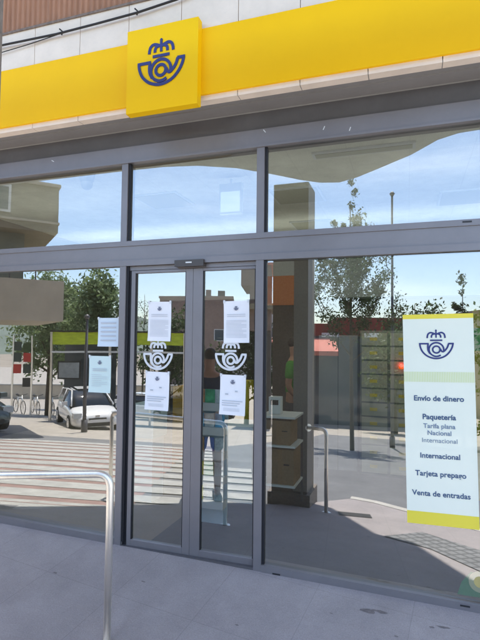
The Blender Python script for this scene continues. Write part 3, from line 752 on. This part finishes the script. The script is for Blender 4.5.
tree(g3(3.08,-16.2), 6.3, .6, .55, 2200, LD, 'narrow dark conifer reflected above the poster', 'cone', 5, .07, 'conifer', 10, .07, upsweep=.3)
tree(g3(4.4,-14.2), 6.0, 1.3, 1.5, 5200, LG, 'pale green bushy tree reflected at the right edge of the glass', 'round', 6, .09, 'street_tree', 9, .12)
tree(g3(-11.9,-15.2), 6.7, 2.6, 1.45, 8000, LP, 'leafy green tree reflected in the left pane beside the olive building', 'round', 7, .10, 'street_tree', 12, .16)
tree(g3(-15.0,-15.8), 6.8, 2.0, 1.9, 7000, LP, 'broad green tree behind the bicycles in the left pane', 'round', 17, .10, 'street_tree', 12, .16)
tree(g3(-14.1,-23), 7.9, 3.4, .9, 300, LD, 'bare thin twiggy tree reflected in the left door leaf', 'round', 12, .05, 'street_tree', 10, .07, upsweep=1.2, sparse=True)
tree(g3(-19.5,-24), 8.0, 2.0, 2.6, 6500, LD, 'dark tree standing far behind the parked white car', 'round', 13, .13, 'street_tree', 10, .16)
tree(g3(-10.5,-19.5), 5.2, 1.4, 1.9, 5000, LD, 'low dark tree behind the lime fascia kiosk', 'round', 14, .11, 'street_tree', 9, .14)
tree(g3(-6.8,-21), 4.9, 1.4, 1.8, 5000, LD, 'low dark tree between the kiosk and the brown block', 'round', 15, .11, 'street_tree', 9, .14)
tree(g3(.6,-22.5), 5.4, 1.4, 1.7, 4000, LD, 'low dark tree in front of the red building', 'round', 16, .11, 'street_tree', 9, .14)

# ------------------------------------------------------------------ buildings across the street
def windows(par, xs, zs, w, h, y, m=None, side=-1):
    for x_ in xs:
        for z_ in zs:
            f = box('window', x_-w/2, x_+w/2, y+side*.03, y+side*.001, z_, z_+h, M['white'], par)
            box('window_glass', x_-w/2+.06, x_+w/2-.06, y+side*.04, y+side*.031, z_+.06, z_+h-.06, M['wglass'], f)
def building(name, loc, rz, label): 
    e = empty(name, loc, rz); tag(e, label, 'building'); return e
# olive house, face direction (0.66,-0.75); local +x along the face, local -y... face looks toward +y (the shop)
ang = math.atan2(-.75,.66)
b1 = building('olive_building', (-7.62,-7.2,gz(-7.6,-7.2)), ang, 'olive stuccoed house with stepped overhanging storeys reflected at far left')
# local: origin at right corner, body extends to -x (left, nearer) and -y local side (away)
zb = gz(-7.6,-7.2)
box('upper_storey', -9, 0, -5, 0, 4.5-zb, 5.72-zb, M['stucco'], b1, .02)
box('cornice', -9.05, .05, -5.05, .05, 5.72-zb, 5.80-zb, M['stucco2'], b1)
box('string_course', -9.03, .03, -5.03, .03, 4.72-zb, 4.78-zb, M['stucco2'], b1)
box('middle_storey', -9, -.75, -5, -.6, 3.2-zb, 4.5-zb, mat('recess_grey',(.26,.27,.22),.85,0,.1,2), b1)
box('balcony', -9, .15, -4.5, .25, 2.15-zb, 3.2-zb, M['stucco2'], b1, .02)
box('ground_floor', -9, -1.55, -5, -.9, 0-1, 2.15-zb, M['stucco2'], b1)
windows(b1, (-7.5,-5.5,-3.5,-1.6), (4.9-zb,), .9, .7, 0, side=1)
windows(b1, (-7.0,-5.0,-3.0), (.9,), .9, 1.2, -.9, side=1)
b2 = building('brown_block', (-21.3,-46.9,gz(0,-47)), math.atan2(-2.6,7.65), 'plain brown brick block reflected between the two door leaves')
zb = gz(0,-47)
box('wall', -4.1, 4.1, -6, 0, -1, 6.5-zb, M['brick'], b2); box('parapet', -4.2, 4.2, -6.1, .1, 6.5-zb, 6.75-zb, M['brick'], b2)
box('chimney', 1.0,1.6,-2,-1.4,6.75-zb,7.6-zb, M['brick'], b2); box('chimney', 2.4,3.2,-2,-1.4,6.75-zb,7.5-zb, M['darkwall'], b2)
windows(b2, (-2.6,0,2.6), (2.2,5.2), 1.1, 1.3, 0, side=1)
b3 = building('white_block', (-17.0,-54,gz(0,-54)), math.atan2(-1.2,3.4), 'pale white block reflected right of the brown block')
box('wall', -2.5, 7.5, -6, 0, -1, 9.8, mat('pale_wall',(.66,.64,.62),.85,0,.06,1), b3); windows(b3, (-.5,2.5,5.5), (2.5,5.8), 1.1, 1.3, 0, side=1)
box('roof', -2.7, 7.7, -6.2, .2, 9.8, 10.0, M['brick'], b3)
b4 = building('brown_tower_house', (-5.35,-17.6,gz(-5,-17.6)), -.25, 'dark brown stepped tower house reflected at the right of the right door leaf')
zb = gz(-5,-17.6)
box('wall', -.22, .75, -4, 0, 2.2-zb, 5.15-zb, M['brick'], b4)
box('upper_bay', -.62, .75, -3.9, .08, 4.2-zb, 5.0-zb, M['brick'], b4); box('balcony', -.55, .85, -3.9, .3, 3.15-zb, 3.38-zb, M['stucco'], b4)
box('base', .2, .75, -4, -.1, -.5, 2.2-zb, M['darkwall'], b4); box('roof', -.7,.85,-4.1,.12,5.15-zb,5.25-zb, M['awning'], b4)
windows(b4, (.3,), (3.5-zb,), .4, .6, 0, side=1)
b5 = building('red_building', (-1.3,-25.6,gz(0,-25.6)), -.24, 'low dark red building with a stepped roof reflected behind the tall tree')
zb = gz(0,-25.6)
box('wall', -2.9, 5.5, -6, 0, -.6, 2.8-zb, M['redwall'], b5); box('raised_wall', -1.4, 5.5, -6.01, .01, 2.8-zb, 3.15-zb, M['redwall'], b5)
box('shop_front', -2.85, 5.45, .012, .05, -.3, 2.05-zb, M['wglass'], b5)
bm = bmesh.new(); profile(bm, [(.02,1.95-zb),(.02,1.85-zb),(1.5,1.15-zb),(1.5,1.05-zb-.1),(1.55,1.05-zb-.1),(1.55,1.2-zb)], -5.2, -1.5); link('awning', bm, M['awning'], b5)
b6 = building('cream_terrace', (12,-34,gz(0,-34)), -.3, 'long cream terrace closing the street far to the right')
box('wall', -6, 16, -8, 0, -1, 7, M['stucco2'], b6); box('roof', -6.3, 16.3, -8.3, .3, 7, 7.25, M['brick'], b6); windows(b6, [-4+2.6*i for i in range(7)], (1.2,4.2), 1.1, 1.5, 0, side=1)
b7 = building('long_garden_wall', (-24,-30,gz(0,-30)), -.35, 'pale garden wall behind the parked bicycles'); 
b7['category'] = 'wall'
box('wall', -16, 12, -.3, 0, -.5, 1.15, M['stucco2'], b7); box('coping', -16.05, 12.05, -.36, .06, 1.15, 1.25, M['canopy'], b7)
# hills
bm = bmesh.new(); rnd = random.Random(5)
hp = []
for i in range(41):
    x_ = -420+ i*18; hp.append((x_, -250-40*math.sin(i*.3), 10+9*math.sin(i*.5+1)+7*math.sin(i*.17)+rnd.uniform(-1,1)))
for (a, b) in zip(hp, hp[1:]):
    v = [bm.verts.new(p) for p in ((a[0],a[1]+90,-6),(b[0],b[1]+90,-6),(b[0],b[1],b[2]),(a[0],a[1],a[2]),(b[0],b[1]-90,-6),(a[0],a[1]-90,-6))]
    bm.faces.new((v[0],v[1],v[2],v[3])); bm.faces.new((v[3],v[2],v[4],v[5]))
bmesh.ops.remove_doubles(bm, verts=bm.verts, dist=.01)
structure(link('hills', bm, M['rock'], None, True))

for b_, xs_, zs_, y_ in ((b2, (-2.6,0,2.6), (3.45,), 0), (b5, (-1.8,.6,3.0), (2.25-gz(0,-25.6),), 0)):
    for x_ in xs_:
        for z_ in zs_: box('shutter', x_-.5, x_+.5, y_+.045, y_+.06, z_-.25, z_, M['white'], b_)
for k in range(14): box('baluster', -8.6+.62*k, -8.57+.62*k, .10, .13, 3.2-gz(-7.6,-7.2), 3.62-gz(-7.6,-7.2), M['frame_dark'], b1)
box('balcony_rail', -8.7, .1, .09, .14, 3.62-gz(-7.6,-7.2), 3.66-gz(-7.6,-7.2), M['frame_dark'], b1)
# kiosk / shelter with lime fascia
ky = gz(-8.5,-13.4)
ks = empty('street_shelter', (-9.41,-13.1,ky), math.atan2(-2.41,7.04)); tag(ks, 'long street shelter with a lime green fascia and thin white posts behind the parked car', 'shelter')
L2 = 2.65
box('fascia', -L2, L2, -.2, .0, 1.50-ky, 1.98-ky, M['lime'], ks, .01)
box('white_beam', -L2, L2, -.0, .06, 1.18-ky, 1.25-ky, M['white'], ks)
for x_ in (-L2, -.38, 1.2, 2.5): box('post', x_-.04, x_+.04, -.05, .05, 0-.3, 1.98-ky, M['steel'] if x_ > -3 else M['white'], ks)
box('roof', -L2-.05, L2+.05, -1.6, .05, 1.982-ky, 2.04-ky, M['black'], ks)
box('back_glass', -L2, -.5, -1.5, -1.47, .3, 1.5-ky, M['wglass'], ks)
ad = box('notice_board', -L2+.25, -L2+1.15, -.04, .0, .15-ky, .85-ky, M['black'], ks, .01); box('board_sheet', -L2+.30, -L2+1.10, .001, .006, .2-ky, .80-ky, mat('board_grey',(.30,.33,.34),.6,0,.25,6), ad)

# lamp posts
def lamp(x, y, h, r, label, head=True, m=None):
    e = empty('street_lamp', g3(x,y)); tag(e, label, 'lamp post')
    bm = bmesh.new(); tube(bm, [(0,0,-.2),(0,0,h*.4),(0,0,h)], [r,r*.85,r*.6], 10); link('pole', bm, m or M['frame_dark'], e)
    bm = bmesh.new(); tube(bm, [(0,0,0),(0,0,.35)], r*1.6, 12); link('pole_base', bm, m or M['frame_dark'], e)
    if head:
        bm = bmesh.new(); tube(bm, [(0,0,h-.02),(0,0,h+.05),(0,0,h+.12)], [r*.8,r*1.6,r*.5], 12); link('lamp_head', bm, M['frame_dark'], e)
    return e
lamp(.71,-13.15,8.2,.055,'thin dark lamp post rising beside the tall feathery tree')
lamp(-7.85,-8.86,3.35,.06,'dark post standing in front of the parked white car')

# sign posts with square panels
ib = empty('sign_panel_rack', g3(-15.2,-14.3), math.atan2(-2.6,7.6)); tag(ib, 'tall rack of small red and dark square signs beside the bicycles', 'sign')
zz = gz(-15.2,-14.3)
box('post', .38,.44,-.03,.03,-.2,3.6, M['steel'], ib); box('post', -.46,-.40,-.03,.03,-.2,3.6, M['steel'], ib)
for i, (cx_, cz_, mm) in enumerate(((-.22,3.1,'blackp'),(.2,3.05,'leafg'),(-.22,2.6,'blackp'),(.2,2.6,'redp'),(-.22,2.1,'redp'),(.2,2.1,'blackp'),(.2,1.5,'black'))):
    box('square_sign', cx_-.17,cx_+.17,.035,.05,cz_-.2,cz_+.2, M[mm], ib)

# bicycles
def bicycle(loc, rz, label):
    e = empty('bicycle', loc, rz); tag(e, label, 'bicycle', 'parked bicycles')
    for s in (-1,1):
        bm = bmesh.new(); pts = [(s*.52+.33*math.cos(a*PI/12),0,.34+.33*math.sin(a*PI/12)) for a in range(25)]
        tube(bm, pts, .018, 6, caps=False)
        for a in range(8): tube(bm, [(s*.52,0,.34),(s*.52+.32*math.cos(a*PI/4),0,.34+.32*math.sin(a*PI/4))], .003, 4)
        link('wheel', bm, M['tyre'], e)
    bm = bmesh.new()
    for a, b in (((-.52,0,.34),(-.12,0,.30)),((-.52,0,.34),(-.18,0,.82)),((-.18,0,.82),(-.12,0,.30)),((-.12,0,.30),(.36,0,.80)),((-.16,0,.78),(.36,0,.82)),((.52,0,.34),(.34,0,.92))): tube(bm, [a,b], .018, 6)
    link('frame', bm, M['steel'], e)
    bm = bmesh.new(); tube(bm, [(.28,-.27,.98),(.36,-.12,.95),(.34,0,.93),(.36,.12,.95),(.28,.27,.98)], .014, 6); link('handlebar', bm, M['black'], e)
    bm = bmesh.new(); tube(bm, [(-.32,0,.90),(-.18,0,.90),(-.06,0,.88)], [.06,.05,.02], 8); link('saddle', bm, M['black'], e)
    return e
for i, (x_, y_, lab) in enumerate(((-16.9,-16.0,'leftmost parked bicycle under the square signs'),(-16.2,-16.3,'middle parked bicycle reflected at far left'),(-15.5,-16.6,'rightmost parked bicycle nearest the white car'))):
    bicycle(g3(x_,y_), .5+i*.1, lab)

# ------------------------------------------------------------------ cars
def car(loc, rz, paint, label, L=3.95, W=1.72, H=1.46):
    e = empty('parked_car', loc, rz); tag(e, label, 'car')   # nose toward local +x
    xs = [-L/2,-L/2+.06,-L/2+.35,-L*.30,-L*.12,L*.08,L*.20,L*.33,L*.43,L/2-.06,L/2]
    zt = [.62,.86,.93,.94,.93,.92,.92,.84,.76,.64,.52]
    zb_ = [.40,.28,.24,.22,.22,.22,.22,.22,.22,.24,.34]
    wd = [.66,.80,.96,1,1,1,1,.99,.95,.84,.66]
    bm = bmesh.new(); rings = []
    for x_, t_, b_, w_ in zip(xs, zt, zb_, wd):
        hw = W/2*w_
        sec = [(-hw*.90,b_),(-hw,b_+.12),(-hw*1.0,(b_+t_)/2),(-hw*.97,t_-.10),(-hw*.86,t_-.02),(-hw*.5,t_+.03),(0,t_+.045),(hw*.5,t_+.03),(hw*.86,t_-.02),(hw*.97,t_-.10),(hw,(b_+t_)/2),(hw,b_+.12),(hw*.90,b_)]
        rings.append([bm.verts.new((x_,y_,z_)) for y_, z_ in sec])
    for a, b in zip(rings, rings[1:]):
        for i in range(len(a)): bm.faces.new((a[i],a[(i+1)%len(a)],b[(i+1)%len(a)],b[i]))
    bm.faces.new(rings[0][::-1]); bm.faces.new(rings[-1]); bmesh.ops.recalc_face_normals(bm, faces=bm.faces)
    body = link('body', bm, paint, e, True)
    # greenhouse
    gx = [-L/2+.10,-L/2+.42,-L*.12,L*.08,L*.27]; gzt = [.95,1.36,H,H-.03,.93]; gw = [.62,.62,.64,.63,.74]
    def shell(ins, dz, lo, name, m, ztop=True):
        bm = bmesh.new(); rr = []
        for x_, t_, w_ in zip(gx, gzt, gw):
            hwb = W/2*.92; hw = W/2*(w_+.06)
            rr.append([bm.verts.new(p) for p in ((x_,-hwb+ins,lo),(x_,-hw+ins,max(lo+.01,t_-.05+dz)),(x_,-hw*.7,max(lo+.012,t_+dz)),(x_,hw*.7,max(lo+.012,t_+dz)),(x_,hw-ins,max(lo+.01,t_-.05+dz)),(x_,hwb-ins,lo))])
        for a, b in zip(rr, rr[1:]):
            for i in range(5): bm.faces.new((a[i],a[i+1],b[i+1],b[i]))
        bm.faces.new(rr[0][::-1]); bm.faces.new(rr[-1]); bmesh.ops.recalc_face_normals(bm, faces=bm.faces)
        return link(name, bm, m, e, True)
    shell(0,-.012,.88,'glasshouse', M['carglass'])
    bm = bmesh.new()   # roof skin and pillars
    yr = W/2*.46
    rf = [(-L/2+.40,1.365),(-L*.12,H+.006),(L*.08,H-.02)]
    for (xa,za),(xb,zb2) in zip(rf, rf[1:]):
        bm.faces.new([bm.verts.new(p) for p in ((xa,-yr-.13,za-.03),(xb,-yr-.13,zb2-.03),(xb,yr+.13,zb2-.03),(xa,yr+.13,za-.03))])
        bm.faces.new([bm.verts.new(p) for p in ((xa,-yr,za+.012),(xb,-yr,zb2+.012),(xb,yr,zb2+.012),(xa,yr,za+.012))])
    for s in (-1,1):
        tube(bm, [(L*.08,s*(W/2*.68),H-.06),(L*.28,s*W/2*.86,.93)], .028, 8); tube(bm, [(-L/2+.42,s*W/2*.68,1.33),(-L*.12,s*W/2*.70,H-.05),(L*.08,s*W/2*.68,H-.06)], .028, 8)
        tube(bm, [(-L*.12,s*W/2*.71,H-.06),(-L*.10,s*W/2*.94,.92)], .03, 8); tube(bm, [(-L/2+.42,s*W/2*.68,1.33),(-L/2+.15,s*W/2*.82,.93)], .05, 8)
    link('roof', bm, paint, e)
    for sx in (-L/2+.72, L/2-.78):
        for s in (-1,1):
            w_ = link('wheel', tube(bmesh.new(), [(sx,s*(W/2-.20),.31),(sx,s*(W/2+.005),.31)], .31, 24), M['tyre'], e)
            bm = bmesh.new(); tube(bm, [(sx,s*(W/2),.31),(sx,s*(W/2+.012),.31)], .20, 20); link('rim', bm, M['chrome'], w_)
    fx = L/2-.05
    bm = bmesh.new(); bx(bm, fx-.03, fx+.055, -.52,.52,.30,.42); bx(bm, fx-.04, fx+.05, -.30,.30,.52,.58); link('grille', bm, M['black'], e, bevel=.01)
    box('number_plate', fx+.056, fx+.064, -.26,.26,.43,.53, mat('plate_plain',(.75,.75,.75),.5), e)
    for s in (-1,1):
        bm = bmesh.new(); bx(bm, L/2-.42, L/2-.10, min(s*.52,s*.80), max(s*.52,s*.80), .58,.75, mtx=None); link('headlight', bm, mat('lamp_lens',(.55,.58,.6),.1,0,spec=.9), e, bevel=.05)
        bm = bmesh.new(); bx(bm, L*.20,L*.20+.12, min(s*(W/2-.02),s*(W/2+.17)), max(s*(W/2-.02),s*(W/2+.17)), .93,1.06); link('wing_mirror', bm, paint, e, bevel=.03)
        bm = bmesh.new(); bx(bm, -L*.02, -L*.02+.16, min(s*(W/2-.01),s*(W/2+.02)), max(s*(W/2-.01),s*(W/2+.02)), .78,.81); link('door_handle', bm, M['chrome'], e)
    for q in (body,):
        ms = q.modifiers.new('sub','SUBSURF'); ms.levels = 2; ms.render_levels = 2
    bm = bmesh.new(); bx(bm, L/2-.06,L/2-.0,-.07,.07,.62,.68); link('badge', bm, M['chrome'], e, bevel=.02)
    e.scale = (.92,.92,.92)
    return e
car(g3(-9.5,-11.2), math.atan2(3.39+11.0,1.17+9.35)-.2, M['carwhite'], 'white hatchback parked beyond the crossing, reflected in the left pane')
car(g3(-10.6,-7.0), .4, M['cargrey'], 'dark grey green car at the left edge beside the crossing')
car(g3(-12.6,-20.6), math.atan2(24,13.8)-1.1, M['carwhite'], 'silver white car reflected low in the left door leaf beside the notice', 4.1)
car(g3(-9.2,-20.3), math.atan2(24,13.8)-1.3, M['cargrey'], 'dark car parked behind the shelter, seen in the right door leaf', 4.1)

# ------------------------------------------------------------------ world, sun, camera
W = bpy.data.worlds.new('World'); S.world = W; W.use_nodes = True
nt = W.node_tree; N = nt.nodes; L = nt.links
SUN_EL = math.radians(76); sd = Vector((-.155,-.93,0)).normalized()
sky = N.new('ShaderNodeTexSky'); sky.sky_type = 'NISHITA'; sky.sun_disc = False; sky.sun_elevation = SUN_EL
sky.sun_rotation = math.atan2(sd.x, sd.y); sky.altitude = 400; sky.air_density = 1.0; sky.dust_density = 1.0; sky.ozone_density = 1.0
bg = N['Background']; bg.inputs['Strength'].default_value = .145
tc = N.new('ShaderNodeTexCoord'); mp = N.new('ShaderNodeMapping'); mp.inputs['Scale'].default_value = (1.2,1.2,5.0); mp.inputs['Rotation'].default_value = (.12,.1,.4)
ns = N.new('ShaderNodeTexNoise'); ns.inputs['Scale'].default_value = 1.7; ns.inputs['Detail'].default_value = 9; ns.inputs['Roughness'].default_value = .58; ns.inputs['Distortion'].default_value = .5
rp = N.new('ShaderNodeValToRGB'); rp.color_ramp.elements[0].position = .53; rp.color_ramp.elements[1].position = .85
rp.color_ramp.elements[0].color = (0,0,0,1); rp.color_ramp.elements[1].color = (.45,.45,.45,1)
mx = N.new('ShaderNodeMix'); mx.data_type = 'RGBA'; mx.inputs[7].default_value = (9,9.2,9.6,1)
L.new(tc.outputs['Generated'], mp.inputs[0]); L.new(mp.outputs[0], ns.inputs['Vector']); L.new(ns.outputs['Fac'], rp.inputs[0])
L.new(rp.outputs[0], mx.inputs[0]); L.new(sky.outputs[0], mx.inputs[6]); L.new(mx.outputs[2], bg.inputs['Color'])
sl = bpy.data.lights.new('sun', 'SUN'); sl.energy = 4.0; sl.angle = math.radians(.5); sl.color = (1,.95,.86)
so = bpy.data.objects.new('sun', sl); COL.objects.link(so)
dv = Vector((sd.x*math.cos(SUN_EL), sd.y*math.cos(SUN_EL), math.sin(SUN_EL)))
so.rotation_euler = dv.to_track_quat('Z','Y').to_euler(); so.location = (0,-10,20)

cam = bpy.data.cameras.new('camera'); co = bpy.data.objects.new('camera', cam); COL.objects.link(co); S.camera = co
f = 490.
X_ = Vector((1435,6,490)).normalized(); Z_ = Vector((121,11000,-490)); Z_ = (Z_-X_*X_.dot(Z_)).normalized(); Y_ = Z_.cross(X_)
R = Matrix((X_, Y_, Z_)).to_4x4()
co.matrix_world = Matrix.Translation((1.17,-3.39,1.67)) @ R
cam.sensor_fit = 'VERTICAL'; cam.sensor_height = 24; cam.lens = 24*f/640; cam.clip_start = .05; cam.clip_end = 3000
S.view_settings.view_transform = 'Standard'; S.view_settings.look = 'None'; S.view_settings.exposure = 1.72; S.view_settings.gamma = 1
S.view_settings.use_curve_mapping = False
S.cycles.max_bounces = 10; S.cycles.transparent_max_bounces = 16
